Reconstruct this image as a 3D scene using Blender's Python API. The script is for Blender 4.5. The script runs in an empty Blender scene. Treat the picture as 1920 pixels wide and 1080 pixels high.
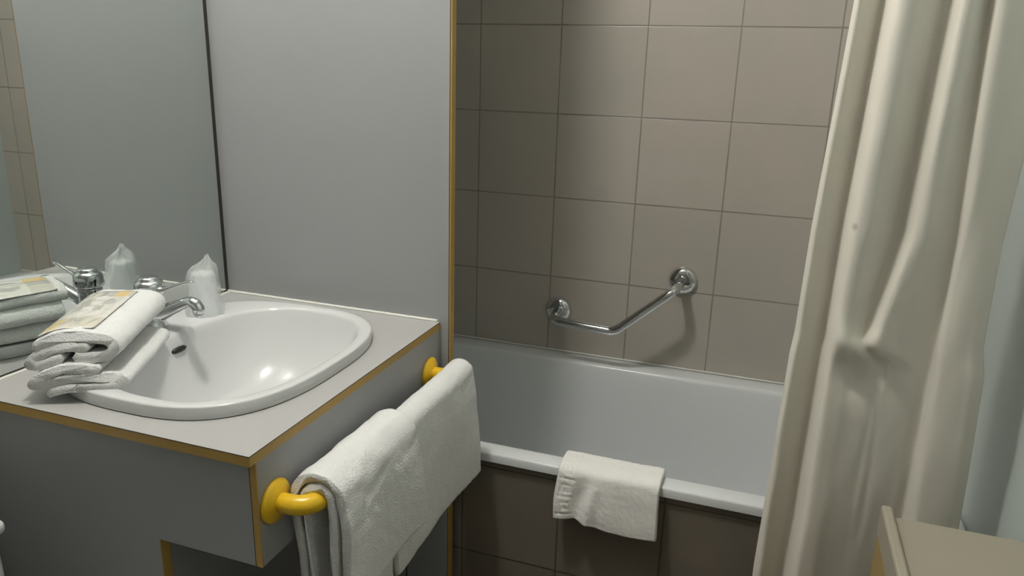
import bpy, bmesh, math, random
from mathutils import Vector, Matrix, noise
random.seed(4)
S = bpy.context.scene
COL = S.collection
pi = math.pi
CT = 0.85                     # height of the worktop above the floor

# ------------------------------------------------------------------ camera
cam_d = bpy.data.cameras.new('camera')
cam_d.sensor_width = 36.0
cam_d.lens = 36.0 * 1407.33 / 1920.0
cam_d.clip_start = 0.02
cam = bpy.data.objects.new('camera', cam_d)
COL.objects.link(cam)
cam.location = (1.1827, -1.3894, CT + 0.5207)
cam.rotation_mode = 'XYZ'
cam.rotation_euler = (1.2882, -0.0289, 0.3366)
S.camera = cam

# ------------------------------------------------------------------ world, light, exposure
w = bpy.data.worlds.new('world')
S.world = w
w.use_nodes = True
w.node_tree.nodes['Background'].inputs[0].default_value = (0.8, 0.85, 0.9, 1)
w.node_tree.nodes['Background'].inputs[1].default_value = 0.05

LX, LY, LZ = 0.475, -0.56, 2.50
# the only light in the room: the glowing glass globe of the ceiling lamp (built with the lamp below)
LAMP_RADIUS = 0.08
LAMP_STRENGTH = 204.0
LAMP_COLOR = (1.0, 0.975, 0.915)

S.view_settings.view_transform = 'Standard'
S.view_settings.look = 'None'
S.view_settings.exposure = 0.0
S.view_settings.gamma = 1.0
S.view_settings.use_curve_mapping = False

# ------------------------------------------------------------------ materials
def mat(name, color, rough=0.5, metal=0.0, spec=0.5, coat=0.0, noise_amt=0.0, noise_scale=6.0,
        bump=0.0, bump_scale=300.0, sheen=0.0, subsurf=0.0, alpha=None, trans=0.0, bump_dist=0.002):
    m = bpy.data.materials.new(name)
    m.use_nodes = True
    nt = m.node_tree
    b = nt.nodes['Principled BSDF']
    b.inputs['Base Color'].default_value = (*color, 1)
    b.inputs['Roughness'].default_value = rough
    b.inputs['Metallic'].default_value = metal
    b.inputs['Specular IOR Level'].default_value = spec
    b.inputs['Coat Weight'].default_value = coat
    b.inputs['Sheen Weight'].default_value = sheen
    b.inputs['Transmission Weight'].default_value = trans
    if alpha is not None:
        b.inputs['Alpha'].default_value = alpha
    tc = nt.nodes.new('ShaderNodeTexCoord')
    if noise_amt > 0:
        n = nt.nodes.new('ShaderNodeTexNoise')
        n.inputs['Scale'].default_value = noise_scale
        n.inputs['Detail'].default_value = 3
        nt.links.new(tc.outputs['Object'], n.inputs['Vector'])
        r = nt.nodes.new('ShaderNodeMapRange')
        r.inputs['To Min'].default_value = 1 - noise_amt
        r.inputs['To Max'].default_value = 1 + noise_amt
        nt.links.new(n.outputs['Fac'], r.inputs['Value'])
        mx = nt.nodes.new('ShaderNodeVectorMath'); mx.operation = 'SCALE'
        mx.inputs[0].default_value = color
        nt.links.new(r.outputs[0], mx.inputs['Scale'])
        nt.links.new(mx.outputs[0], b.inputs['Base Color'])
    if bump > 0:
        n = nt.nodes.new('ShaderNodeTexNoise')
        n.inputs['Scale'].default_value = bump_scale
        n.inputs['Detail'].default_value = 4
        nt.links.new(tc.outputs['Object'], n.inputs['Vector'])
        bp = nt.nodes.new('ShaderNodeBump')
        bp.inputs['Strength'].default_value = bump
        bp.inputs['Distance'].default_value = bump_dist
        nt.links.new(n.outputs['Fac'], bp.inputs['Height'])
        nt.links.new(bp.outputs[0], b.inputs['Normal'])
    return m

def tile_mat(name, axes, size, off, base, var, grout, gw=0.003, rough=0.35, blotch=0.05, gdark=(0.5, 1.0)):
    """square tiles laid on the two given world axes, with grout lines and a slightly different shade per tile"""
    m = bpy.data.materials.new(name)
    m.use_nodes = True
    nt = m.node_tree; L = nt.links; N = nt.nodes
    b = N['Principled BSDF']
    g = N.new('ShaderNodeNewGeometry')
    sp = N.new('ShaderNodeSeparateXYZ')
    L.new(g.outputs['Position'], sp.inputs[0])
    def math_(op, a, c=None):
        n = N.new('ShaderNodeMath'); n.operation = op
        for i, v in enumerate((a, c)):
            if v is None: continue
            if isinstance(v, (int, float)): n.inputs[i].default_value = v
            else: L.new(v, n.inputs[i])
        return n.outputs[0]
    ids = []; ds = []
    for ax, o in zip(axes, off):
        u = math_('DIVIDE', math_('SUBTRACT', sp.outputs[ax], o), size)
        fl = math_('FLOOR', u)
        fr = math_('SUBTRACT', u, fl)
        d = math_('MINIMUM', fr, math_('SUBTRACT', 1.0, fr))
        ids.append(fl); ds.append(math_('MULTIPLY', d, size))
    d = math_('MINIMUM', ds[0], ds[1])
    nz = N.new('ShaderNodeTexNoise'); nz.inputs['Scale'].default_value = 9
    L.new(g.outputs['Position'], nz.inputs['Vector'])
    # line of varying width
    width = math_('MULTIPLY', math_('ADD', math_('MULTIPLY', nz.outputs['Fac'], 0.9), 0.45), gw * 0.5)
    mask = N.new('ShaderNodeMapRange'); mask.interpolation_type = 'SMOOTHSTEP'
    L.new(d, mask.inputs['Value'])
    L.new(math_('MULTIPLY', width, 0.6), mask.inputs['From Min'])
    L.new(math_('MULTIPLY', width, 1.6), mask.inputs['From Max'])
    cb = N.new('ShaderNodeCombineXYZ')
    L.new(ids[0], cb.inputs[0]); L.new(ids[1], cb.inputs[1])
    wn = N.new('ShaderNodeTexWhiteNoise'); wn.noise_dimensions = '3D'
    L.new(cb.outputs[0], wn.inputs['Vector'])
    n2 = N.new('ShaderNodeTexNoise'); n2.inputs['Scale'].default_value = 5; n2.inputs['Detail'].default_value = 4
    L.new(g.outputs['Position'], n2.inputs['Vector'])
    k = math_('ADD', math_('MULTIPLY', math_('SUBTRACT', wn.outputs['Value'], 0.5), var * 2),
              math_('MULTIPLY', math_('SUBTRACT', n2.outputs['Fac'], 0.5), blotch * 4))
    k = math_('ADD', k, 1.0)
    hue = N.new('ShaderNodeMix'); hue.data_type = 'RGBA'
    hue.inputs['A'].default_value = (base[0] * 0.97, base[1] * 1.01, base[2] * 0.99, 1)
    hue.inputs['B'].default_value = (base[0] * 1.05, base[1] * 0.97, base[2] * 0.98, 1)
    L.new(n2.outputs['Fac'], hue.inputs['Factor'])
    sc = N.new('ShaderNodeVectorMath'); sc.operation = 'SCALE'
    L.new(hue.outputs['Result'], sc.inputs[0]); L.new(k, sc.inputs['Scale'])
    mx = N.new('ShaderNodeMix'); mx.data_type = 'RGBA'
    mx.inputs['A'].default_value = (*grout, 1)
    L.new(mask.outputs[0], mx.inputs['Factor']); L.new(sc.outputs[0], mx.inputs['B'])
    L.new(mx.outputs['Result'], b.inputs['Base Color'])
    b.inputs['Roughness'].default_value = rough
    bp = N.new('ShaderNodeBump'); bp.inputs['Strength'].default_value = 0.5; bp.inputs['Distance'].default_value = 0.001
    L.new(mask.outputs[0], bp.inputs['Height']); L.new(bp.outputs[0], b.inputs['Normal'])
    return m

M = {}
M['laminate'] = mat('grey_laminate', (0.34, 0.345, 0.35), 0.42, spec=0.35, noise_amt=0.02, noise_scale=3, bump=0.04, bump_scale=260)
M['worktop'] = mat('cream_laminate', (0.41, 0.405, 0.395), 0.35, spec=0.4, noise_amt=0.015, bump=0.05, bump_scale=400)
M['ochre'] = mat('ochre_edge', (0.46, 0.29, 0.07), 0.45, noise_amt=0.12, noise_scale=22)
M['seam'] = mat('dark_seam', (0.03, 0.025, 0.02), 0.7)
M['yellow'] = mat('yellow_plastic', (0.80, 0.50, 0.02), 0.28, spec=0.5, noise_amt=0.03)
M['porcelain'] = mat('white_porcelain', (0.62, 0.625, 0.625), 0.10, spec=0.5, noise_amt=0.01)
M['enamel'] = mat('white_enamel', (0.74, 0.76, 0.77), 0.22, spec=0.45, noise_amt=0.01)
M['chrome'] = mat('chrome', (0.72, 0.73, 0.74), 0.09, metal=1.0, noise_amt=0.02)
M['terry'] = mat('white_terry', (0.80, 0.80, 0.79), 0.95, spec=0.05, sheen=0.25, noise_amt=0.03, noise_scale=40,
                 bump=0.9, bump_scale=330, bump_dist=0.003)
M['terry2'] = mat('bath_mat_terry', (0.90, 0.89, 0.86), 0.95, spec=0.05, sheen=0.2, noise_amt=0.03, noise_scale=40,
                 bump=0.6, bump_scale=520, bump_dist=0.002)
M['caulk'] = mat('white_sealant', (0.78, 0.77, 0.72), 0.5, noise_amt=0.06, noise_scale=30)
M['black'] = mat('black_hole', (0.012, 0.012, 0.012), 0.4, noise_amt=0.05)
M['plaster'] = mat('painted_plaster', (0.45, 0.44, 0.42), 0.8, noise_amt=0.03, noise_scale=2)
M['plaster_dark'] = mat('low_bounce_plaster', (0.24, 0.23, 0.21), 0.8, noise_amt=0.03, noise_scale=2)  # plaster darkened in colour so the unseen front wall bounces less light
M['ceiling'] = mat('ceiling_paint', (0.66, 0.65, 0.62), 0.85, noise_amt=0.02)
M['teal'] = mat('teal_wall_panel', (0.50, 0.56, 0.54), 0.5, noise_amt=0.04, noise_scale=2)
M['cream'] = mat('cream_melamine', (0.34, 0.31, 0.245), 0.5, noise_amt=0.02)
M['ochre_panel'] = mat('ochre_panel', (0.36, 0.25, 0.10), 0.6, noise_amt=0.08, noise_scale=4)
M['plastic_white'] = mat('white_plastic', (0.75, 0.74, 0.72), 0.3)
M['floor'] = tile_mat('floor_tiles', (0, 1), 0.30, (0.1, 0.05), (0.06, 0.055, 0.05), 0.05, (0.03, 0.045, 0.04))
TS = 0.2384; TX0 = 0.3494; TZ0 = CT - 0.0717
TB = (0.47, 0.44, 0.39); TG = (0.27, 0.245, 0.21)
M['tile_back'] = tile_mat('beige_tiles_back', (0, 2), TS, (TX0, TZ0), TB, 0.02, TG, gw=0.0036)
M['tile_side'] = tile_mat('beige_tiles_side', (1, 2), TS, (0.7143, TZ0), TB, 0.02, TG, gw=0.0036)
M['tile_apron'] = tile_mat('brown_tiles', (0, 2), 0.231, (0.358, CT - 0.577), (0.20, 0.175, 0.14), 0.06, (0.09, 0.08, 0.065), gw=0.004, blotch=0.16, rough=0.4)

def mirror_mat():
    m = bpy.data.materials.new('silvered_glass'); m.use_nodes = True
    b = m.node_tree.nodes['Principled BSDF']
    b.inputs['Base Color'].default_value = (0.76, 0.80, 0.78, 1)
    b.inputs['Metallic'].default_value = 1.0
    b.inputs['Roughness'].default_value = 0.012
    return m
M['mirror'] = mirror_mat()

STAIN = (1.315, CT + 0.300)      # faint grey spot on the curtain
def cloth_mat(name, color, trans=0.3):
    m = bpy.data.materials.new(name); m.use_nodes = True
    nt = m.node_tree; N = nt.nodes; L = nt.links
    b = N['Principled BSDF']; out = N['Material Output']
    b.inputs['Roughness'].default_value = 0.7
    b.inputs['Specular IOR Level'].default_value = 0.2
    tc = N.new('ShaderNodeTexCoord')
    n = N.new('ShaderNodeTexNoise'); n.inputs['Scale'].default_value = 5
    L.new(tc.outputs['Object'], n.inputs['Vector'])
    mx = N.new('ShaderNodeMix'); mx.data_type = 'RGBA'
    mx.inputs['A'].default_value = (*[c * 0.96 for c in color], 1)
    mx.inputs['B'].default_value = (*[c * 1.04 for c in color], 1)
    L.new(n.outputs['Fac'], mx.inputs['Factor'])
    dist = N.new('ShaderNodeVectorMath'); dist.operation = 'DISTANCE'
    sc = N.new('ShaderNodeVectorMath'); sc.operation = 'MULTIPLY'; sc.inputs[1].default_value = (1.3, 0.0, 0.9)
    L.new(tc.outputs['Object'], sc.inputs[0]); L.new(sc.outputs[0], dist.inputs[0])
    dist.inputs[1].default_value = (STAIN[0] * 1.3, 0.0, STAIN[1] * 0.9)
    mr_ = N.new('ShaderNodeMapRange'); mr_.inputs['From Min'].default_value = 0.002; mr_.inputs['From Max'].default_value = 0.007
    mr_.inputs['To Min'].default_value = 0.45; mr_.inputs['To Max'].default_value = 0.0
    L.new(dist.outputs['Value'], mr_.inputs['Value'])
    st = N.new('ShaderNodeMix'); st.data_type = 'RGBA'; st.inputs['B'].default_value = (0.25, 0.2, 0.14, 1)
    L.new(mr_.outputs[0], st.inputs['Factor']); L.new(mx.outputs['Result'], st.inputs['A'])
    L.new(st.outputs['Result'], b.inputs['Base Color'])
    t = N.new('ShaderNodeBsdfTranslucent')
    L.new(st.outputs['Result'], t.inputs['Color'])
    ms = N.new('ShaderNodeMixShader'); ms.inputs[0].default_value = trans
    L.new(b.outputs[0], ms.inputs[1]); L.new(t.outputs[0], ms.inputs[2])
    L.new(ms.outputs[0], out.inputs['Surface'])
    return m
M['curtain'] = cloth_mat('curtain_cloth', (0.85, 0.81, 0.73), 0.15)

def film_mat():
    m = bpy.data.materials.new('clear_film'); m.use_nodes = True
    nt = m.node_tree; N = nt.nodes; L = nt.links
    b = N['Principled BSDF']; out = N['Material Output']
    b.inputs['Base Color'].default_value = (0.9, 0.92, 0.92, 1)
    b.inputs['Roughness'].default_value = 0.15
    b.inputs['Specular IOR Level'].default_value = 0.8
    tr = N.new('ShaderNodeBsdfTransparent')
    n = N.new('ShaderNodeTexNoise'); n.inputs['Scale'].default_value = 60
    bp = N.new('ShaderNodeBump'); bp.inputs['Strength'].default_value = 0.6; bp.inputs['Distance'].default_value = 0.002
    L.new(n.outputs['Fac'], bp.inputs['Height']); L.new(bp.outputs[0], b.inputs['Normal'])
    ms = N.new('ShaderNodeMixShader'); ms.inputs[0].default_value = 0.30
    L.new(tr.outputs[0], ms.inputs[1]); L.new(b.outputs[0], ms.inputs[2])
    L.new(ms.outputs[0], out.inputs['Surface'])
    return m
M['film'] = film_mat()
M['cup'] = mat('frosted_plastic', (0.80, 0.83, 0.83), 0.3, alpha=0.75)

# ------------------------------------------------------------------ mesh helpers
def obj(name, bm, m, parent=None, smooth=False, bevel=0.0, seg=2, sub=0, kind=None):
    me = bpy.data.meshes.new(name)
    bmesh.ops.recalc_face_normals(bm, faces=bm.faces)
    bm.to_mesh(me); bm.free()
    for x in (m if isinstance(m, (list, tuple)) else [m]):
        me.materials.append(x)
    o = bpy.data.objects.new(name, me)
    COL.objects.link(o)
    if parent: o.parent = parent
    if smooth:
        for p in me.polygons: p.use_smooth = True
    if bevel:
        b = o.modifiers.new('bevel', 'BEVEL'); b.width = bevel; b.segments = seg; b.limit_method = 'ANGLE'
    if sub:
        s = o.modifiers.new('sub', 'SUBSURF'); s.levels = sub; s.render_levels = sub
    if kind: o['kind'] = kind
    return o

def thing(name, label, cat, loc=(0, 0, 0), group=None):
    o = bpy.data.objects.new(name, None); COL.objects.link(o)
    o.empty_display_size = 0.05
    o.location = loc
    o['label'] = label; o['category'] = cat
    if group: o['group'] = group
    return o

def tag(o, label, cat, group=None):
    o['label'] = label; o['category'] = cat
    if group: o['group'] = group
    return o

def box(bm, x0, x1, y0, y1, z0, z1):
    v = [bm.verts.new((x, y, z)) for x in (x0, x1) for y in (y0, y1) for z in (z0, z1)]
    fs = [(0, 1, 3, 2), (4, 6, 7, 5), (0, 4, 5, 1), (2, 3, 7, 6), (0, 2, 6, 4), (1, 5, 7, 3)]
    return [bm.faces.new([v[i] for i in f]) for f in fs]

def box_obj(name, x0, x1, y0, y1, z0, z1, m, parent=None, bevel=0.0, kind=None, seg=2):
    bm = bmesh.new(); box(bm, x0, x1, y0, y1, z0, z1)
    return obj(name, bm, m, parent, bevel=bevel, kind=kind, seg=seg)

def rings(bm, rs, closed=True, cap0=True, cap1=True):
    """loft: list of rings of points"""
    vr = [[bm.verts.new(p) for p in r] for r in rs]
    n = len(rs[0])
    for a, b in zip(vr[:-1], vr[1:]):
        for i in range(n if closed else n - 1):
            j = (i + 1) % n
            bm.faces.new((a[i], a[j], b[j], b[i]))
    if cap0: bm.faces.new(vr[0][::-1])
    if cap1: bm.faces.new(vr[-1])
    return vr

def catmull(pts, n=8, closed=False):
    P = [Vector(p) for p in pts]; out = []
    m = len(P)
    for i in range(m if closed else m - 1):
        if closed: p0, p1, p2, p3 = P[i - 1], P[i], P[(i + 1) % m], P[(i + 2) % m]
        else:
            p1, p2 = P[i], P[i + 1]
            p0 = P[i - 1] if i else p1 * 2 - p2
            p3 = P[i + 2] if i + 2 < m else p2 * 2 - p1
        for k in range(n):
            t = k / n
            out.append(0.5 * ((2 * p1) + (p2 - p0) * t + (2 * p0 - 5 * p1 + 4 * p2 - p3) * t * t + (3 * p1 - p0 - 3 * p2 + p3) * t ** 3))
    if not closed: out.append(P[-1].copy())
    return out

def tube(bm, path, r, n=20, flat=None, cap=True):
    """r: number or list; flat: vertical squash factor"""
    P = [Vector(p) for p in path]
    rs = r if isinstance(r, (list, tuple)) else [r] * len(P)
    if len(rs) != len(P):
        rs2 = []
        for i in range(len(P)):
            t = i / (len(P) - 1) * (len(rs) - 1); k = min(int(t), len(rs) - 2)
            rs2.append(rs[k] + (rs[k + 1] - rs[k]) * (t - k))
        rs = rs2
    T = []
    for i in range(len(P)):
        a = P[max(0, i - 1)]; b = P[min(len(P) - 1, i + 1)]
        T.append((b - a).normalized())
    up = Vector((0, 0, 1)) if abs(T[0].z) < 0.9 else Vector((0, 1, 0))
    u = T[0].cross(up).normalized()
    out = []
    for i in range(len(P)):
        u = (u - T[i] * u.dot(T[i])).normalized()
        v = T[i].cross(u)
        f = flat if flat else 1.0
        out.append([P[i] + u * rs[i] * math.cos(2 * pi * k / n) + v * rs[i] * f * math.sin(2 * pi * k / n) for k in range(n)])
    rings(bm, out, cap0=cap, cap1=cap)

def lathe(bm, prof, c=(0, 0, 0), n=40, axis='z'):
    """prof: list of (radius, height); open at radius 0 gets a pole"""
    c = Vector(c); rows = []
    for r, h in prof:
        if r <= 1e-6:
            pts = [Vector((0, 0, h))]
        else:
            pts = [Vector((r * math.cos(2 * pi * k / n), r * math.sin(2 * pi * k / n), h)) for k in range(n)]
        if axis == 'x': pts = [Vector((p.z, p.x, p.y)) for p in pts]
        if axis == 'y': pts = [Vector((p.x, -p.z, p.y)) for p in pts]     # grows towards -Y
        rows.append([bm.verts.new(c + p) for p in pts])
    for a, b in zip(rows[:-1], rows[1:]):
        for i in range(n):
            j = (i + 1) % n
            if len(a) == 1 and len(b) == 1: continue
            if len(a) == 1: bm.faces.new((a[0], b[i], b[j]))
            elif len(b) == 1: bm.faces.new((a[i], a[j], b[0]))
            else: bm.faces.new((a[i], a[j], b[j], b[i]))

def superell(cx, cy, a, b, e, z, n=96, back=0.0):
    out = []
    for k in range(n):
        t = 2 * pi * k / n
        c, s = math.cos(t), math.sin(t)
        r = (abs(c) ** e + abs(s) ** e) ** (-1.0 / e)
        out.append(Vector((cx + (a + (back if c < 0 else 0)) * r * c, cy + b * r * s, z)))
    return out

def smooth01(t):
    t = max(0.0, min(1.0, t)); return t * t * (3 - 2 * t)

# ------------------------------------------------------------------ room shell
RX = 1.62; BY = 0.7143; FY = -2.15; H = 2.64
box_obj('floor', -0.1, RX + 0.1, FY - 0.1, BY + 0.1, -0.1, 0, M['floor'], kind='structure')
box_obj('ceiling', -0.1, RX + 0.1, FY - 0.1, BY + 0.1, H, H + 0.1, M['ceiling'], kind='structure')
box_obj('wall_back', -0.1, RX + 0.1, BY, BY + 0.1, 0, H, M['tile_back'], kind='structure')
box_obj('wall_left', -0.1, 0.0, FY, 0.011, 0, H, M['plaster'], kind='structure')
box_obj('wall_alcove', -0.1, 0.0, 0.011, BY, 0, H, M['tile_side'], kind='structure')
box_obj('wall_right', RX, RX + 0.1, FY, BY, 0, H, M['teal'], kind='structure')
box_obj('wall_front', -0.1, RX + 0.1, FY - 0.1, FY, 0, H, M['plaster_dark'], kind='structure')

# partition between washbasin and bath: laminate panel with an ochre edge band
pt = box_obj('wall_partition', 0.0, 0.5690, 0.0, 0.021, 0.0, H, M['laminate'], kind='structure')
tr = box_obj('trim_1', 0.5694, 0.5730, 0.0012, 0.0205, 0.0, H, M['ochre'], kind='structure')
box_obj('trim_2', 0.5690, 0.5697, -0.0002, 0.0208, 0.0, H, M['seam'], kind='structure')
# joint in the lower part of the partition
box_obj('trim_3', 0.4615, 0.4645, -0.0006, 0.0, 0.0, 0.52, M['seam'], kind='structure')

# ------------------------------------------------------------------ ceiling lamp
cl = thing('ceiling_lamp', 'round glowing globe lamp on the ceiling above the washbasin', 'lamp', (LX, LY, H))
bm = bmesh.new(); lathe(bm, [(0, 0.0), (0.07, 0.0), (0.07, -0.020), (0.03, -0.026), (0.03, -0.068), (0, -0.068)], n=48)
obj('lamp_base', bm, M['plastic_white'], cl, smooth=False)
gm = bpy.data.materials.new('glowing_globe'); gm.use_nodes = True
gb_ = gm.node_tree.nodes['Principled BSDF']
gb_.inputs['Base Color'].default_value = (0.8, 0.8, 0.8, 1)
gb_.inputs['Emission Color'].default_value = (*LAMP_COLOR, 1)
gb_.inputs['Emission Strength'].default_value = LAMP_STRENGTH
bm = bmesh.new(); bmesh.ops.create_uvsphere(bm, u_segments=20, v_segments=12, radius=LAMP_RADIUS)
bmesh.ops.translate(bm, verts=bm.verts, vec=(0, 0, LZ - H))
obj('globe', bm, gm, cl, smooth=True)

# ------------------------------------------------------------------ bathtub
RIM = CT - 0.3058
tub = thing('bathtub', 'white enamelled bathtub with a square-edged rim set in brown tiles', 'bathtub', (0, 0, 0))
def rrect(x0, x1, y0, y1, r, z, n=12):
    out = []
    for cx, cy, a0 in ((x1 - r, y1 - r, 0), (x0 + r, y1 - r, pi / 2), (x0 + r, y0 + r, pi), (x1 - r, y0 + r, 1.5 * pi)):
        for k in range(n + 1):
            a = a0 + pi / 2 * k / n
            out.append(Vector((cx + r * math.cos(a), cy + r * math.sin(a), z)))
    return out
bm = bmesh.new()
x0, x1, y0, y1 = 0.004, RX - 0.003, 0.030, BY - 0.002
R_ = []
R_.append(rrect(x0, x1, y0, y1, 0.004, RIM - 0.021))
R_.append(rrect(x0, x1, y0, y1, 0.004, RIM - 0.004))
R_.append(rrect(x0 + .0015, x1 - .0015, y0 + .0015, y1 - .0015, 0.004, RIM - 0.001))
R_.append(rrect(x0 + .004, x1 - .004, y0 + .004, y1 - .004, 0.004, RIM))
fr, bk = 0.048, 0.058
for d, dz in ((0.0, 0.0), (0.004, -0.001), (0.009, -0.005), (0.012, -0.012), (0.016, -0.03), (0.026, -0.12), (0.04, -0.25), (0.055, -0.34), (0.085, -0.385), (0.13, -0.40), (0.2, -0.405)):
    e = 1.6 if dz < -0.02 else 1
    R_.append(rrect(x0 + 0.07 + d * e, x1 - 0.07 - d * e, y0 + fr - 0.004 + d, y1 - bk - d * 0.9, 0.10, RIM + dz))
rings(bm, R_, cap0=False, cap1=True)
obj('tub_shell', bm, M['enamel'], tub, smooth=True)
box_obj('sealant_bead', 0.004, RX - 0.002, BY - 0.006, BY - 0.0003, RIM + 0.0002, RIM + 0.005, M['caulk'], tub, bevel=0.002)
bm = bmesh.new(); lathe(bm, [(0, 0), (0.03, 0), (0.032, 0.003), (0.02, 0.005), (0, 0.004)], (0.35, 0.37, RIM - 0.405), 32)
obj('drain', bm, M['chrome'], tub, smooth=True)
box_obj('wall_tub_front', 0.002, RX - 0.001, 0.040, 0.052, 0.0, RIM - 0.0212, M['tile_apron'], kind='structure')

# ------------------------------------------------------------------ vanity: panels, worktop
FYV = -0.6305; WX = 0.55
van = thing('washbasin_cabinet', 'grey laminate washbasin cabinet with ochre edges and an open niche', 'cabinet', (0.28, -0.3, 0))
# side panel facing the room entrance (L-shaped, with a niche cut out of it)
ys = FYV + 0.012
zt = CT - 0.0165; zn = CT - 0.186
bm = bmesh.new()
pts = [(0.002, 0.0), (0.361, 0.0), (0.361, zn), (WX - 0.0115, zn), (WX - 0.0115, zt), (0.002, zt)]
rings(bm, [[Vector((x, ys, z)) for x, z in pts], [Vector((x, ys + 0.018, z)) for x, z in pts]])
obj('side_panel', bm, M['laminate'], van)
box_obj('edge_band', 0.3612, 0.3622, ys + 0.0003, ys + 0.0177, 0.0, zn - 0.0002, M['ochre'], van)
# front apron carrying the towel rail
za = CT - 0.186
ap = box_obj('front_apron', WX - 0.0110, WX - 0.0005, ys + 0.002, -0.001, za, zt, M['laminate'], van)
box_obj('edge_band', WX - 0.0105, WX + 0.0002, ys - 0.0005, ys + 0.0019, za, zt, M['ochre'], van)
box_obj('edge_seam', WX - 0.0117, WX - 0.0106, ys - 0.0006, ys + 0.003, za, zt, M['seam'], van)
# inner niche panels
box_obj('niche_panel', 0.343, 0.361, ys + 0.0185, -0.002, 0.0, zt - 0.16, M['laminate'], van)

for c_ in van.children: c_.data.transform(Matrix.Translation((-0.28, 0.3, 0)))
BCX, BCY = 0.290, -0.330                       # basin centre
wt = thing('worktop', 'cream laminate worktop with ochre edge, holding the washbasin', 'worktop', (0.28, -0.3, CT))
def top_plate(z0, z1, inset, hole_a, hole_b):
    bm = bmesh.new()
    n = 96
    hole = superell(BCX, BCY, hole_a, hole_b, 2.6, 0, n)
    X0, X1, Y0, Y1 = 0.002, WX - inset, FYV + inset, -0.002
    outer = []
    for h in hole:
        d = (h - Vector((BCX, BCY, 0)))
        ts = []
        if d.x > 1e-9: ts.append((X1 - BCX) / d.x)
        if d.x < -1e-9: ts.append((X0 - BCX) / d.x)
        if d.y > 1e-9: ts.append((Y1 - BCY) / d.y)
        if d.y < -1e-9: ts.append((Y0 - BCY) / d.y)
        outer.append(Vector((BCX, BCY, 0)) + d * min(ts))
    for c in ((X0, Y0), (X0, Y1), (X1, Y0), (X1, Y1)):
        k = min(range(n), key=lambda i: (outer[i].x - c[0]) ** 2 + (outer[i].y - c[1]) ** 2)
        outer[k] = Vector((c[0], c[1], 0))
    up = lambda L_, z: [Vector((p.x - 0.28, p.y + 0.3, z - CT)) for p in L_]
    rings(bm, [up(hole, z0), up(outer, z0), up(outer, z1), up(hole, z1), up(hole, z0)], cap0=False, cap1=False)
    bmesh.ops.remove_doubles(bm, verts=bm.verts, dist=1e-6)
    return bm
obj('core_board', top_plate(CT - 0.0160, CT - 0.0010, 0.0015, 0.200, 0.247), M['ochre'], wt)
obj('surface_sheet', top_plate(CT - 0.0009, CT, 0.0, 0.200, 0.247), M['worktop'], wt)
bm = bmesh.new()
box(bm, 0.002 - .28, WX - .28, FYV + .3 - .0004, FYV + .3 + 0.0010, -0.0162, -0.0010)
obj('edge_band', bm, M['ochre'], wt)
bm = bmesh.new()
box(bm, WX - .28 - 0.0010, WX - .28 + .0004, FYV + .3, 0.298, -0.0162, -0.0010)
obj('edge_band', bm, M['ochre'], wt)
bm = bmesh.new()
box(bm, 0.002 - .28, WX - .28 + .0006, FYV + .3 - .0006, FYV + .3 + .001, -0.0012, -0.0001)
box(bm, WX - .28 - 0.0010, WX - .28 + .0006, FYV + .3, 0.298, -0.0012, -0.0001)
obj('edge_seam', bm, M['seam'], wt)
bm = bmesh.new()
tube(bm, [(x / 40 * 0.545 - .28, 0.2975 + 0.0006 * math.sin(x * 2.3), 0.0015) for x in range(0, 41)], 0.0035, 8)
obj('sealant_bead', bm, M['caulk'], wt, smooth=True)
bm = bmesh.new()
tube(bm, [(0.0085 - .28 + 0.0005 * math.sin(x * 1.7), (-x / 40 * 0.62 - .004) + .3, 0.0005) for x in range(0, 41)], 0.0035, 8)
obj('sealant_bead', bm, M['caulk'], wt, smooth=True)

# ------------------------------------------------------------------ mirror
mr = thing('mirror', 'tall frameless wall mirror standing on the back of the worktop', 'mirror', (0.0, -0.9, CT))
box_obj('mirror_glass', 0.0012, 0.0062, -1.0, 0.9 - 0.013, 0.006, 1.25, M['seam'], mr)
bm = bmesh.new()
v = [bm.verts.new(p) for p in ((0.0064, -0.9995, 0.0065), (0.0064, 0.8865, 0.0065), (0.0064, 0.8865, 1.2495), (0.0064, -0.9995, 1.2495))]
bm.faces.new(v)
obj('silvering', bm, M['mirror'], mr)
box_obj('mirror_gap_shade', 0.0, 0.004, -0.0125, 0.0, CT, 2.1, M['seam'], kind='structure')  # dark strip painting the shade in the gap between mirror and partition

# ------------------------------------------------------------------ washbasin
bs = thing('washbasin', 'white porcelain drop-in washbasin with a broad rounded rim', 'washbasin', (BCX, BCY, CT))
bm = bmesh.new()
def ring_b(a, b, e, z, dx=0.0, back=0.0):
    return superell(dx, 0, a, b, e, z, back=back)
OA, OB, BK = 0.213, 0.261, 0.034
R_ = [ring_b(0.197, 0.244, 2.7, -0.016), ring_b(0.197, 0.244, 2.7, 0.0006), ring_b(OA - .002, OB - .002, 2.75, 0.0006, 0, BK), ring_b(OA, OB, 2.75, 0.002, 0, BK),
      ring_b(OA - .0005, OB - .0005, 2.75, 0.010, 0, BK), ring_b(OA - .001, OB - .001, 2.75, 0.0196, 0, BK), ring_b(OA - .0018, OB - .0018, 2.75, 0.0212, 0, BK),
      ring_b(OA - .0034, OB - .0034, 2.75, 0.0222, 0, BK), ring_b(OA - .007, OB - .009, 2.75, 0.0225, 0, BK)]
iA, iB, iX = 0.168, 0.236, 0.0235
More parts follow.
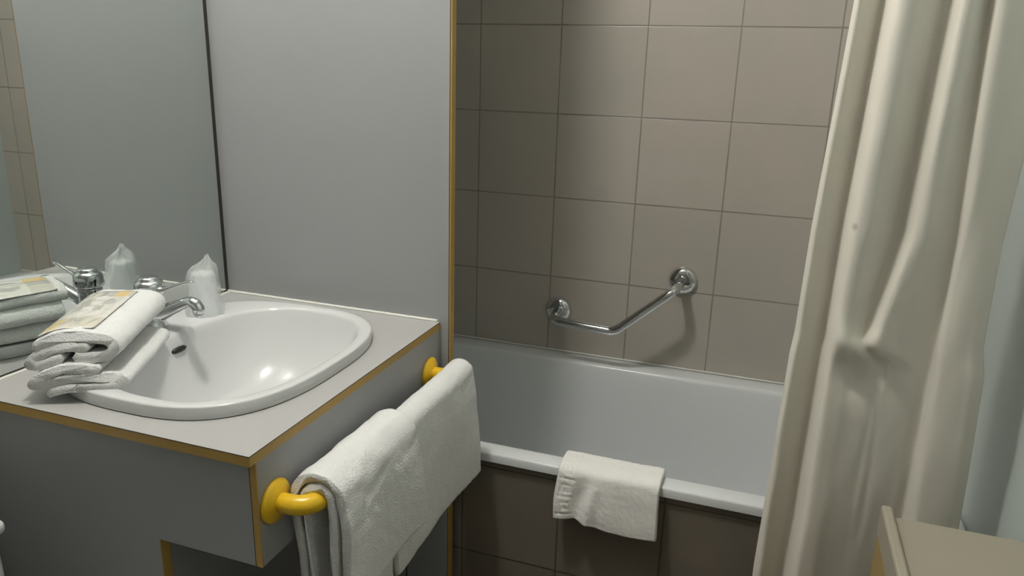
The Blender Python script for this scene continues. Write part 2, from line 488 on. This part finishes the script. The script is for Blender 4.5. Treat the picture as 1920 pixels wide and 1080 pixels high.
for a, b, z, dx, e in ((iA + .004, iB + .004, 0.0222, iX, 2.56), (iA, iB, 0.0205, iX, 2.56), (iA - .004, iB - .004, 0.0150, iX, 2.56), (iA - .007, iB - .008, 0.004, iX, 2.56),
                       (iA - .016, iB - .026, -0.03, iX, 2.4), (iA - .030, iB - .053, -0.07, iX, 2.3), (iA - .054, iB - .093, -0.105, iX - .002, 2.2),
                       (iA - .086, iB - .135, -0.125, iX - .004, 2.1), (0.05, 0.06, -0.133, iX - .006, 2.0), (0.024, 0.024, -0.137, iX - .008, 2.0)):
    R_.append(ring_b(a, b, e, z, dx))
rings(bm, R_, cap0=False, cap1=False)
obj('basin_body', bm, M['porcelain'], bs, smooth=True)
bm = bmesh.new(); lathe(bm, [(0, -0.139), (0.02, -0.139), (0.025, -0.1345), (0.021, -0.1325), (0.016, -0.136), (0, -0.137)], (iX - .008, 0, 0), 32)
obj('drain', bm, M['chrome'], bs, smooth=True)
# overflow slot on the back wall of the bowl
bm = bmesh.new()
tube(bm, [(iX - iA + .0115, y, -0.008) for y in (-0.018, -0.012, 0.0, 0.012, 0.018)], [0.002, 0.0052, 0.006, 0.0052, 0.002], 14, cap=True)
obj('overflow_slot', bm, M['black'], bs, smooth=True)

# ------------------------------------------------------------------ tap
TXp, TYp = 0.082, -0.312
tp = thing('mixer_tap', 'chrome single-lever mixer tap on the back of the washbasin', 'tap', (TXp, TYp, CT + 0.0215))
bm = bmesh.new(); lathe(bm, [(0, 0), (0.027, 0), (0.027, 0.004), (0.0235, 0.009), (0.0215, 0.02), (0.022, 0.045), (0.0235, 0.058), (0.0225, 0.063), (0, 0.063)], n=40)
obj('body', bm, M['chrome'], tp, smooth=True)
bm = bmesh.new(); lathe(bm, [(0, 0.064), (0.0255, 0.064), (0.0275, 0.0665), (0.0278, 0.072), (0.0268, 0.085), (0.0245, 0.0915), (0.0205, 0.0935), (0.0195, 0.0945), (0.0188, 0.0985), (0.0165, 0.101), (0.009, 0.102), (0, 0.1022)], n=40)
obj('cap', bm, M['chrome'], tp, smooth=True)
bm = bmesh.new()
tube(bm, catmull([(0.016, 0.001, 0.078), (0.034, 0.003, 0.080), (0.058, 0.005, 0.089), (0.082, 0.007, 0.0975), (0.098, 0.008, 0.100)], 6), [0.013, 0.0095, 0.0052, 0.0040, 0.0042, 0.0048, 0.003], 16, flat=0.6)
obj('lever', bm, M['chrome'], tp, smooth=True)
bm = bmesh.new()
tube(bm, catmull([(0.006, 0, 0.026), (0.026, -0.001, 0.033), (0.055, -0.003, 0.046), (0.081, -0.005, 0.058), (0.099, -0.006, 0.0645), (0.112, -0.007, 0.063), (0.119, -0.007, 0.054), (0.1195, -0.007, 0.047)], 6),
     [0.0165, 0.0155, 0.0125, 0.0105, 0.0105, 0.0115, 0.0115, 0.0105], 20)
obj('spout', bm, M['chrome'], tp, smooth=True)
bm = bmesh.new(); lathe(bm, [(0, 0.040), (0.0075, 0.040), (0.0085, 0.042), (0.0085, 0.049), (0, 0.049)], (0.1195, -0.007, 0), 24)
obj('aerator', bm, M['chrome'], tp, smooth=True)

# ------------------------------------------------------------------ wrapped cup
cp = thing('wrapped_plastic_cup', 'clear plastic cup wrapped in a crumpled film bag beside the tap', 'cup', (0.112, -0.203, CT + 0.0215))
bm = bmesh.new(); lathe(bm, [(0.0325, 0.0), (0.034, 0.001), (0.034, 0.003), (0.0325, 0.004), (0.0235, 0.084), (0.0215, 0.087), (0, 0.0875)], n=40)
obj('cup', bm, M['cup'], cp, smooth=True)
bm = bmesh.new()
prof = [(0.0385, 0.0008), (0.038, 0.006), (0.0365, 0.02), (0.0345, 0.04), (0.0325, 0.06), (0.0300, 0.08), (0.0275, 0.092), (0.0225, 0.100), (0.0165, 0.104), (0.011, 0.107), (0.0065, 0.112), (0.003, 0.118)]
rr = []
n = 56
for i, (r, h) in enumerate(prof):
    row = []
    for k in range(n):
        a = 2 * pi * k / n
        q = 1 + 0.07 * math.sin(a * 9 + h * 90) * (0.4 + h * 8) + 0.10 * noise.noise(Vector((math.cos(a) * 2.2, math.sin(a) * 2.2, h * 38)))
        # the twisted top of the bag leans to one side
        t = smooth01((h - 0.085) / 0.03)
        row.append(Vector((r * q * math.cos(a) * (1 - 0.35 * t) + 0.006 * t, r * q * math.sin(a) * (1 + 0.3 * t) + 0.012 * t, h + 0.005 * t * math.sin(a * 3 + 1))))
    rr.append(row)
rings(bm, rr, cap0=False, cap1=True)
obj('film_bag', bm, M['film'], cp, smooth=True)

# ------------------------------------------------------------------ folded cloth: a ribbon profile pushed along an axis
def ribbon_outline(path, half, n=5):
    """closed outline of a band of half thickness around an open 2-D path"""
    P = catmull([(a, b, 0) for a, b in path], n)
    L_, R2 = [], []
    m = len(P)
    for i in range(m):
        t = (P[min(i + 1, m - 1)] - P[max(i - 1, 0)]).normalized()
        nrm = Vector((-t.y, t.x, 0))
        L_.append(P[i] + nrm * half); R2.append(P[i] - nrm * half)
    t1 = (P[-1] - P[-2]).normalized(); t0 = (P[1] - P[0]).normalized()
    return L_ + [P[-1] + t1 * half * 0.7] + R2[::-1] + [P[0] - t0 * half * 0.7]

def ribbon_mesh(path_fn, half_fn, length, steps, place, jitter=0.0012, fuzz_scale=60, end_round=0.006, n=5):
    bm = bmesh.new(); rs = []
    for s in range(steps + 1):
        t = s / steps
        out = ribbon_outline(path_fn(t), half_fn(t), n)
        y = t * length
        row = []
        for p in out:
            q = place(p.x, y, p.y)
            d = Vector((noise.noise(q * fuzz_scale), noise.noise(q * fuzz_scale + Vector((9, 3, 1))), noise.noise(q * fuzz_scale + Vector((2, 8, 5)))))
            e = Vector((noise.noise(q * 14), noise.noise(q * 14 + Vector((4, 4, 4))), noise.noise(q * 14 + Vector((7, 1, 3)))))
            row.append(q + d * jitter + e * jitter * 2.2)
        rs.append(row)
    rings(bm, rs)
    return bm

# stack of two folded towels; local frame: u across (folds at +u), l along
SC = Vector((0.138, -0.481)); LA = math.radians(121)
Ld = Vector((math.cos(LA), math.sin(LA))); Ud = Vector((math.sin(LA), -math.cos(LA)))
def stack_place(ox=0.0, oy=0.0, rot=0.0):
    c, s = math.cos(rot), math.sin(rot)
    def f(u, l, z):
        l -= 0.118
        u2, l2 = c * u - s * l + ox, s * u + c * l + oy
        sag = 0.018 * smooth01((u2 + 0.085) / 0.07)
        p = SC + Ud * u2 + Ld * l2
        return Vector((p.x, p.y, CT + z + sag * 1.0))
    return f
def fold_path(w, z0, pitch, order=1, ph=0.0):
    """three layers zig-zag: bottom layer, fold at +u, middle, fold at -u, top, rolled over +u"""
    def fn(t):
        k = 0.0025 * math.sin(t * 5 + ph)
        a = -w / 2; b = w / 2
        h = pitch
        if order == 1:
            return [(a + 0.02, z0), (a + 0.06, z0 + k), (0.0, z0 + k * .5), (b - 0.03, z0 - 0.001), (b - 0.006, z0 + h * .18), (b + 0.001, z0 + h * .55), (b - 0.008, z0 + h * .92),
                    (b - 0.03, z0 + h), (0.0, z0 + h + k), (a + 0.02, z0 + h), (a + 0.003, z0 + h * 1.2), (a - 0.001, z0 + h * 1.55), (a + 0.008, z0 + h * 1.93), (a + 0.03, z0 + 2 * h), (0, z0 + 2 * h + k), (b - 0.035, z0 + 2 * h - 0.002)]
        return [(b - 0.045, z0), (0, z0 + k), (a + 0.03, z0), (a + 0.006, z0 + h * .12), (a, z0 + h * .5), (a + 0.006, z0 + h * .88), (a + 0.03, z0 + h), (0, z0 + h + k),
                (b - 0.06, z0 + h), (b - 0.052, z0 + h * 1.05)]
    return fn
# lower towel
bm = ribbon_mesh(fold_path(0.132, 0.0082, 0.0155, 1, 0.3), lambda t: 0.0072, 0.225, 60, stack_place(0.008, -0.010, -0.06))
o = obj('folded_towel', bm, M['terry'], None, smooth=True)
tag(o, 'white folded terry towel, the lower one of the pair beside the tap', 'towel', 'folded towels stacked on the worktop')
# upper towel: outer wrap with a big rolled fold at +u, and an inner tucked layer
def up_path(t):
    w = 0.122; a = -w / 2; b = w / 2 - 0.002; z0 = 0.0545; k = 0.002 * math.sin(t * 4 + 2)
    return [(a + 0.045, z0 + 0.0005), (a + 0.012, z0), (a - 0.002, z0 + 0.006), (a + 0.004, z0 + 0.014), (a + 0.03, z0 + 0.0165), (0.0, z0 + 0.016 + k), (b - 0.05, z0 + 0.0165), (b - 0.036, z0 + 0.0170)]
def up_path2(t):
    w = 0.122; a = -w / 2; b = w / 2; z0 = 0.0545; k = 0.0015 * math.sin(t * 4 + 1)
    return [(a + 0.067, z0), (a + 0.08, z0), (b - 0.035, z0), (b - 0.010, z0 + 0.003), (b + 0.001, z0 + 0.0155), (b - 0.008, z0 + 0.028), (b - 0.03, z0 + 0.0325), (0.0, z0 + 0.0335 + k), (a + 0.03, z0 + 0.033), (a + 0.008, z0 + 0.031)]
bm = ribbon_mesh(up_path, lambda t: 0.0075, 0.225, 60, stack_place(0.001, 0.0, -0.07))
bm2 = ribbon_mesh(up_path2, lambda t: 0.0086, 0.236, 60, stack_place(0.002, 0.0, -0.07))
me2 = bpy.data.meshes.new('tmp'); bm2.to_mesh(me2); bm2.free(); bm.from_mesh(me2); bpy.data.meshes.remove(me2)
o = obj('folded_towel', bm, M['terry'], None, smooth=True)
tag(o, 'white folded terry towel on top of the pair, under the printed sachet', 'towel', 'folded towels stacked on the worktop')

# printed flat packet lying on the upper towel
def packet_mat():
    m = bpy.data.materials.new('printed_packet'); m.use_nodes = True
    nt = m.node_tree; N = nt.nodes; L = nt.links
    b = N['Principled BSDF']; b.inputs['Roughness'].default_value = 0.25
    uv = N.new('ShaderNodeAttribute'); uv.attribute_name = 'pk'; uv.attribute_type = 'GEOMETRY'
    sp = N.new('ShaderNodeSeparateXYZ'); L.new(uv.outputs['Vector'], sp.inputs[0])
    def mth(op, a, c=None, d=None):
        n = N.new('ShaderNodeMath'); n.operation = op
        for i, v in enumerate((a, c, d)):
            if v is None: continue
            if isinstance(v, (int, float)): n.inputs[i].default_value = v
            else: L.new(v, n.inputs[i])
        return n.outputs[0]
    def band(x, lo, hi, soft):
        r = N.new('ShaderNodeMapRange'); r.interpolation_type = 'SMOOTHSTEP'
        L.new(x, r.inputs['Value']); r.inputs['From Min'].default_value = lo - soft; r.inputs['From Max'].default_value = lo + soft
        r2 = N.new('ShaderNodeMapRange'); r2.interpolation_type = 'SMOOTHSTEP'
        L.new(x, r2.inputs['Value']); r2.inputs['From Min'].default_value = hi - soft; r2.inputs['From Max'].default_value = hi + soft
        return mth('SUBTRACT', r.outputs[0], r2.outputs[0])
    U, V = sp.outputs[0], sp.outputs[1]        # u across, v along (0 = near)
    ns = N.new('ShaderNodeTexNoise'); ns.inputs['Scale'].default_value = 5; ns.inputs['Detail'].default_value = 2
    L.new(uv.outputs['Vector'], ns.inputs['Vector'])
    blob = N.new('ShaderNodeMapRange'); L.new(ns.outputs['Fac'], blob.inputs['Value'])
    blob.inputs['From Min'].default_value = 0.47; blob.inputs['From Max'].default_value = 0.53
    def layer(prev, mask, col):
        mx = N.new('ShaderNodeMix'); mx.data_type = 'RGBA'
        if isinstance(prev, tuple): mx.inputs['A'].default_value = (*prev, 1)
        else: L.new(prev, mx.inputs['A'])
        mx.inputs['B'].default_value = (*col, 1); L.new(mask, mx.inputs['Factor'])
        return mx.outputs['Result']
    base = (0.76, 0.74, 0.68)
    near = band(V, 0.03, 0.24, 0.01); far = band(V, 0.80, 0.98, 0.01); mid = band(V, 0.42, 0.74, 0.015)
    c = layer(base, near, (0.66, 0.62, 0.52))
    c = layer(c, mth('MULTIPLY', near, band(U, 0.07, 0.30, 0.05)), (0.78, 0.60, 0.28))
    c = layer(c, mth('MULTIPLY', near, mth('MULTIPLY', band(U, 0.36, 0.62, 0.03), blob.outputs[0])), (0.48, 0.47, 0.43))
    c = layer(c, far, (0.62, 0.60, 0.52))
    c = layer(c, mth('MULTIPLY', far, band(U, 0.66, 0.92, 0.05)), (0.80, 0.58, 0.26))
    c = layer(c, mth('MULTIPLY', far, band(U, 0.34, 0.64, 0.05)), (0.52, 0.51, 0.47))
    c = layer(c, mth('MULTIPLY', mid, mth('MULTIPLY', band(U, 0.10, 0.85, 0.05), blob.outputs[0])), (0.50, 0.50, 0.46))
    L.new(c, b.inputs['Base Color'])
    b.inputs['Coat Weight'].default_value = 0.5; b.inputs['Coat Roughness'].default_value = 0.1
    return m
M['packet'] = packet_mat()
pf = stack_place(0.002, 0.0, -0.07)
bm = bmesh.new(); lay = bm.verts.layers.float_vector.new('pk')
nu, nv = 26, 40; grid = []
for side, dz in ((0, 0.0), (1, 0.0012)):
    g = []
    for j in range(nv + 1):
        row = []
        for i in range(nu + 1):
            u = i / nu; v_ = j / nv
            uu = -0.053 + u * (0.083); ll = 0.016 + v_ * 0.206
            edge = min(u, 1 - u, v_, 1 - v_)
            q = pf(uu, ll, 0.0)
            z = 0.0981 + (dz + 0.0012 * abs(noise.noise(Vector((u * 5, v_ * 7, 2)))) * 2) * smooth01(edge * 12) * (1 if side else 0)
            vert = bm.verts.new((q.x, q.y, q.z + z)); vert[lay] = (u, v_, 0)
            row.append(vert)
        g.append(row)
    grid.append(g)
for s_ in (0, 1):
    for j in range(nv):
        for i in range(nu):
            f = (grid[s_][j][i], grid[s_][j][i + 1], grid[s_][j + 1][i + 1], grid[s_][j + 1][i])
            bm.faces.new(f if s_ else f[::-1])
for i in range(nu):
    bm.faces.new((grid[0][0][i], grid[0][0][i + 1], grid[1][0][i + 1], grid[1][0][i]))
    bm.faces.new((grid[0][nv][i + 1], grid[0][nv][i], grid[1][nv][i], grid[1][nv][i + 1]))
for j in range(nv):
    bm.faces.new((grid[0][j + 1][0], grid[0][j][0], grid[1][j][0], grid[1][j + 1][0]))
    bm.faces.new((grid[0][j][nu], grid[0][j + 1][nu], grid[1][j + 1][nu], grid[1][j][nu]))
o = obj('printed_sachet', bm, M['packet'], None, smooth=True)
tag(o, 'flat cream sachet with yellow and grey print lying on the folded towels', 'sachet')

# ------------------------------------------------------------------ yellow towel rail
RXb, RZ = 0.610, CT - 0.096
rl = thing('towel_rail', 'yellow plastic towel rail with round end plates on the cabinet front', 'towel rail', (WX, -0.32, RZ))
for y in (-0.582, -0.056):
    bm = bmesh.new(); lathe(bm, [(0, -0.0005), (0.034, -0.0005), (0.034, 0.003), (0.030, 0.007), (0.019, 0.010), (0.0165, 0.012), (0, 0.012)], (0, y + .32, 0), 40, axis='x')
    obj('end_plate', bm, M['yellow'], rl, smooth=True)
bm = bmesh.new()
yy0, yy1 = -0.582 + .32, -0.056 + .32
xx = RXb - WX
pth = [(0.004, yy0, 0), (0.022, yy0, 0)] + [(xx - 0.032 + 0.032 * math.sin(a), yy0 + 0.032 - 0.032 * math.cos(a), 0) for a in [pi / 2 * k / 8 for k in range(9)]]
pth += [(xx, yy0 + 0.1 + k * 0.06, 0) for k in range(6)]
pth += [(xx - 0.032 + 0.032 * math.cos(a), yy1 - 0.032 + 0.032 * math.sin(a), 0) for a in [pi / 2 * k / 8 for k in range(9)]]
pth += [(0.022, yy1, 0), (0.004, yy1, 0)]
tube(bm, pth, 0.0148, 24)
obj('bar', bm, M['yellow'], rl, smooth=True)

# ------------------------------------------------------------------ towels hanging on the rail
def hang_path(cx, cz, r, zf, zb, front_out=0.02, back_in=0.0, seed=0.0):
    """profile in X-Z over the bar, front flap first"""
    def fn(t):
        w1 = 0.004 * math.sin(t * 7 + seed); w2 = 0.004 * math.sin(t * 9 + seed * 2 + 1)
        P = []
        xf = cx + r
        for k in range(9):
            q = k / 8
            P.append((xf + front_out * (1 - q) ** 0.7 * (1.0) + w1 * (1 - q), zf + (cz - zf - 0.005) * q))
        for k in range(1, 8):
            a = pi * k / 8
            P.append((cx + r * math.cos(a), cz + r * 0.98 * math.sin(a)))
        xb = cx - r
        for k in range(9):
            q = k / 8
            P.append((xb + back_in * q + w2 * q, cz - 0.005 - (cz - 0.005 - zb) * q))
        return P
    return fn
# far towel first (thinner, closer to the bar)
def place_far(x, y, z):
    return Vector((x, -0.405 + y, z))
bm = ribbon_mesh(hang_path(RXb, RZ, 0.0155 + 0.0075, CT - 0.318, CT - 0.335, 0.016, 0.004, 1.0), lambda t: 0.0068, 0.38, 90, place_far, jitter=0.0009, n=4)
o = obj('hanging_towel', bm, M['terry'], None, smooth=True)
tag(o, 'white towel hanging over the far end of the yellow rail, next to the bath', 'towel', 'towels on the yellow rail')
# near towel, doubled and thicker, its near edges flaring
def near_fn(r, zf, zb, fo, bi, sd):
    base = hang_path(RXb, RZ, r, zf, zb, fo, bi, sd)
    return base
def place_near(x, y, z):
    # the towel is bunched: near edge slants outward towards the bottom
    d = max(0.0, (RZ - z))
    t = 1 - y / 0.235
    yy = -0.562 + y + t * (-0.02 * smooth01(d / 0.2) if x > RXb else 0.02 * smooth01(d / 0.2))
    zz = z + 0.006 * math.sin(y * 60) * smooth01(1 - abs(z - RZ) / 0.05) * (0.5 + t)
    return Vector((x, yy, zz))
bm = ribbon_mesh(near_fn(0.0155 + 0.0150 + 0.0095, CT - 0.255, CT - 0.52, 0.016, -0.004, 0.2), lambda t: 0.0066, 0.235, 70, place_near, jitter=0.0013, n=4)
bm2 = ribbon_mesh(near_fn(0.0155 + 0.0073, CT - 0.50, CT - 0.54, 0.016, 0.004, 2.2), lambda t: 0.0064, 0.16, 60, place_near, jitter=0.0013, n=4)
me2 = bpy.data.meshes.new('tmp'); bm2.to_mesh(me2); bm2.free(); bm.from_mesh(me2); bpy.data.meshes.remove(me2)
o = obj('hanging_towel', bm, M['terry'], None, smooth=True)
tag(o, 'thick white towel doubled over the near end of the yellow rail', 'towel', 'towels on the yellow rail')

# ------------------------------------------------------------------ bath mat over the bath rim (with a woven meander border)
KEY = ["1111111", "1000001", "1011101", "1010101", "1010001", "1011111", "0000000", "1111111"]
def key_h(a, b):
    """a across the border 0..1, b along in cells"""
    if a < 0 or a > 1: return 0.0
    i = int(a * 7 * 0.999); j = int(b) % 8
    return 0.7 if KEY[j][i] == '1' else 0.0
def mat_surface():
    bm = bmesh.new()
    X0, X1 = 0.822, 1.040
    zr = RIM
    prof = catmull([(0.098, zr - 0.150, 0), (0.096, zr - 0.08, 0), (0.094, zr - 0.03, 0), (0.091, zr - 0.004, 0), (0.083, zr + 0.0085, 0), (0.060, zr + 0.0095, 0), (0.036, zr + 0.0085, 0), (0.0195, zr + 0.002, 0), (0.0155, zr - 0.018, 0), (0.0145, zr - 0.05, 0), (0.012, zr - 0.085, 0), (0.0115, zr - 0.108, 0)], 12)
    n = len(prof); nx = 130
    L_ = [0.0]
    for i in range(1, n): L_.append(L_[-1] + (prof[i] - prof[i - 1]).length)
    outer, inner = [], []
    for i in range(n):
        t = (prof[min(n - 1, i + 1)] - prof[max(0, i - 1)]).normalized()
        nr = Vector((t.y, -t.x, 0))            # outward / up
        ro, ri = [], []
        s = L_[i]
        hang = smooth01((L_[i] - 0.21) / 0.10)
        for k in range(nx + 1):
            u = k / nx; x = X0 + (X1 - X0) * u
            h = 0.0
            h += 0.0016 * key_h((x - X0 - 0.006) / 0.034, s / 0.0052) * (1 if L_[i] > 0.165 else 0.3)
            # soft creases
            c1 = (x - (0.885 + 0.10 * (L_[i] - 0.22) * -1.6)) / 0.014
            h += -0.013 * math.exp(-c1 * c1) * hang * (1 - 0.25 * hang)
            c2 = (x - (0.912 - 0.16 * (L_[i] - 0.22))) / 0.013
            h += 0.009 * math.exp(-c2 * c2) * hang
            c3 = (x - 0.935 + 0.1 * (L_[i] - 0.25)) / 0.022
            h += 0.003 * math.exp(-c3 * c3) * hang
            q = Vector((x, 0, s))
            h += 0.0012 * noise.noise(q * 25) + 0.0006 * noise.noise(q * 120)
            th = 0.013
            xs = x + 0.003 * noise.noise(Vector((u * 0.5, s * 12, 3))) + (0.004 * hang * (1 if u > .5 else -1) * abs(u - .5) * 2)
            zdrop = -0.006 * hang * smooth01((u - 0.2)) + 0.004 * hang * math.sin(u * 7)
            er = min(u, 1 - u) * (X1 - X0)
            rr = 1.0 if er > 0.004 else math.sqrt(max(0.05, 1 - (1 - er / 0.004) ** 2))
            p = Vector((xs, prof[i].x, prof[i].y + zdrop * hang))
            mid = p
            n3 = Vector((0, nr.x, nr.y))
            lift = 0.0055 * hang
            ro.append(mid + n3 * (th * .5 * rr + h * rr + lift)); ri.append(mid - n3 * (th * .45 * rr) )
        outer.append(ro); inner.append(ri)
    rs = []
    for a, b in zip(outer, inner): rs.append(a + b[::-1])
    rings(bm, rs)
    return bm
o = obj('bath_mat', mat_surface(), M['terry2'], None, smooth=True)
tag(o, 'white folded bath mat with a raised meander border hung over the bath rim', 'bath mat')

# ------------------------------------------------------------------ chrome grab bar
gb = thing('grab_bar', 'angled chrome grab bar with round wall plates above the bath', 'grab bar', (0.8, BY, CT - 0.1))
GL = Vector((0.6185 - 0.8, 0, -0.0735)); GR = Vector((0.9785 - 0.8, 0, 0.0620))
for c in (GL, GR):
    bm = bmesh.new(); lathe(bm, [(0, 0.0), (0.0400, 0.0), (0.0405, 0.004), (0.0375, 0.012), (0.030, 0.018), (0.019, 0.021), (0, 0.019)], c, 44, axis='y')
    obj('wall_plate', bm, M['chrome'], gb, smooth=True)
yb = -0.120
bend = Vector((0.815 - 0.8, yb, -0.078))
L0 = Vector((GL.x, yb, GL.z - 0.016)); R0 = Vector((GR.x - 0.012, yb, GR.z - 0.012))
def corner(a, b, c, r=0.03, n=8):
    """rounded corner at b"""
    u = (a - b).normalized(); v = (c - b).normalized()
    p, q = b + u * r, b + v * r
    return [(p * (1 - t) ** 2 + b * 2 * t * (1 - t) + q * t * t) for t in [k / n for k in range(n + 1)]]
A = Vector((GL.x, -0.010, GL.z)); Z = Vector((GR.x, -0.010, GR.z))
L1 = Vector((0.640 - 0.8 - 0.006, yb, -0.068)); R1 = Vector((0.967 - 0.8 + 0.004, yb, 0.061))
path = [A] + corner(A, L1, bend, 0.028) + corner(L1, bend, R1, 0.02) + corner(bend, R1, Z, 0.035) + [Z]
bm = bmesh.new(); tube(bm, path, 0.0130, 22)
obj('bar', bm, M['chrome'], gb, smooth=True)

# ------------------------------------------------------------------ shower curtain
def curtain():
    # control profile at three heights: (X, Y) from the left edge to the right edge
    top = [(1.268, -.088), (1.277, -.100), (1.290, -.080), (1.308, -.050), (1.316, -.085), (1.326, -.128), (1.345, -.130), (1.362, -.100), (1.388, -.055), (1.399, -.080), (1.408, -.118), (1.424, -.115), (1.438, -.080), (1.446, -.070), (1.451, -.095), (1.462, -.105), (1.490, -.085), (1.515, -.070), (1.540, -.06)]
    mid = [(1.253, -.090), (1.262, -.104), (1.275, -.085), (1.299, -.052), (1.306, -.085), (1.316, -.130), (1.335, -.132), (1.352, -.100), (1.380, -.055), (1.391, -.082), (1.403, -.120), (1.420, -.115), (1.440, -.080), (1.463, -.066), (1.469, -.092), (1.480, -.100), (1.500, -.088), (1.515, -.075), (1.532, -.05)]
    md2 = [(1.250, -.090), (1.259, -.104), (1.272, -.088), (1.297, -.052), (1.304, -.085), (1.314, -.128), (1.328, -.128), (1.340, -.110), (1.352, -.085), (1.360, -.096), (1.369, -.122), (1.384, -.120), (1.410, -.090), (1.461, -.064), (1.467, -.090), (1.479, -.100), (1.502, -.088), (1.520, -.075), (1.536, -.05)]
    low = [(1.246, -.094), (1.254, -.108), (1.268, -.092), (1.292, -.056), (1.301, -.085), (1.311, -.126), (1.330, -.126), (1.352, -.110), (1.378, -.096), (1.392, -.092), (1.406, -.088), (1.424, -.080), (1.445, -.070), (1.463, -.062), (1.470, -.088), (1.481, -.098), (1.508, -.090), (1.528, -.080), (1.545, -.055)]
    bot = [(1.236, -.100), (1.246, -.116), (1.262, -.100), (1.284, -.060), (1.296, -.090), (1.309, -.128), (1.330, -.128), (1.355, -.110), (1.380, -.098), (1.397, -.094), (1.412, -.088), (1.430, -.078), (1.450, -.068), (1.470, -.060), (1.478, -.088), (1.490, -.098), (1.520, -.090), (1.540, -.080), (1.56, -.055)]
    keys = [(1.99, top), (CT + 0.66, top), (CT + 0.29, mid), (CT + 0.115, md2), (CT + 0.06, low), (CT - 0.35, bot), (0.09, bot)]
    bm = bmesh.new(); rows = []
    nz = 170
    for j in range(nz + 1):
        z = 1.99 - (1.99 - 0.09) * j / nz
        for a in range(len(keys) - 1):
            if keys[a][0] >= z >= keys[a + 1][0]: break
        t = (keys[a][0] - z) / (keys[a][0] - keys[a + 1][0]); t = smooth01(t) if a == 3 else t
        cp_ = [(p[0] * (1 - t) + q[0] * t, p[1] * (1 - t) + q[1] * t, 0) for p, q in zip(keys[a][1], keys[a + 1][1])]
        cp_ = [(a_, -0.09 + (b_ + 0.09) * 0.58, 0) for a_, b_, _ in cp_]
        # gentle sway
        P = catmull(cp_, 8)
        row = []
        for k, p in enumerate(P):
            s = k / len(P)
            sway = 0.005 * noise.noise(Vector((s * 6, z * 3.0, 0))) + 0.0018 * noise.noise(Vector((s * 20, z * 9, 5)))
            y = p.y + sway
            x = p.x + 0.003 * noise.noise(Vector((s * 3, z * 2.2, 8)))
            # swag where the second fold melts into the first
            sx = (x - 1.348) / 0.040; sz = (z - (CT + 0.098 + 10 * (x - 1.356) ** 2)) / 0.024
            if abs(sx) < 1.3:
                y -= 0.020 * math.exp(-sz * sz) * math.exp(-sx * sx * 1.6)
                y += 0.012 * math.exp(-((sz + 2.2) ** 2) * 0.4) * math.exp(-sx * sx * 1.2)
            row.append(Vector((x, y, z)))
        rows.append(row)
    vr = [[bm.verts.new(p) for p in r] for r in rows]
    for a, b in zip(vr[:-1], vr[1:]):
        for i in range(len(a) - 1):
            bm.faces.new((a[i], a[i + 1], b[i + 1], b[i]))
    return bm
o = obj('shower_curtain', curtain(), M['curtain'], None, smooth=True)
sm = o.modifiers.new('thickness', 'SOLIDIFY'); sm.thickness = 0.0012
tag(o, 'cream shower curtain hanging in folds outside the bath', 'curtain')

# ------------------------------------------------------------------ cream cabinet in front of the curtain, against the right wall
cb = thing('low_cabinet', 'cream topped low cabinet with a raised edge, in front of the shower curtain', 'cabinet', (1.5, -0.5, 0))
zc = CT - 0.096
cx0, cx1, cy0, cy1 = 1.398 - 1.5, RX - 0.003 - 1.5, -0.95 + .5, -0.252 + .5
box_obj('top', cx0 + 0.016, cx1, cy0 + .003, cy1, zc - 0.034, zc - 0.016, M['cream'], cb, bevel=0.002)
box_obj('raised_edge', cx0, cx0 + 0.0155, cy0, cy1 + .002, zc - 0.05, zc, M['cream'], cb, bevel=0.004)
box_obj('carcass', cx0 + 0.002, cx1, cy0 + .003, cy1, 0.0, zc - 0.052, M['ochre_panel'], cb, bevel=0.001)

# ------------------------------------------------------------------ toilet cistern beside the cabinet (only its corner shows)
wc = thing('toilet', 'white toilet cistern beside the washbasin cabinet', 'toilet', (0.0, -0.93, 0))
zc2 = CT - 0.118
box_obj('cistern', 0.012, 0.200, -0.189, 0.189, 0.40, zc2 - 0.022, M['porcelain'], wc, bevel=0.016, seg=4)
box_obj('cistern_lid', 0.010, 0.206, -0.195, 0.195, zc2 - 0.0215, zc2, M['porcelain'], wc, bevel=0.009, seg=4)
bm = bmesh.new()
rings(bm, [superell(x, 0, a, b, 2.4, z, 48) for x, a, b, z in ((0.30, 0.13, 0.10, 0.0), (0.30, 0.12, 0.09, 0.04), (0.31, 0.13, 0.10, 0.16), (0.34, 0.20, 0.15, 0.30), (0.36, 0.24, 0.18, 0.385), (0.36, 0.24, 0.18, 0.398))])
obj('bowl', bm, M['porcelain'], wc, smooth=True)
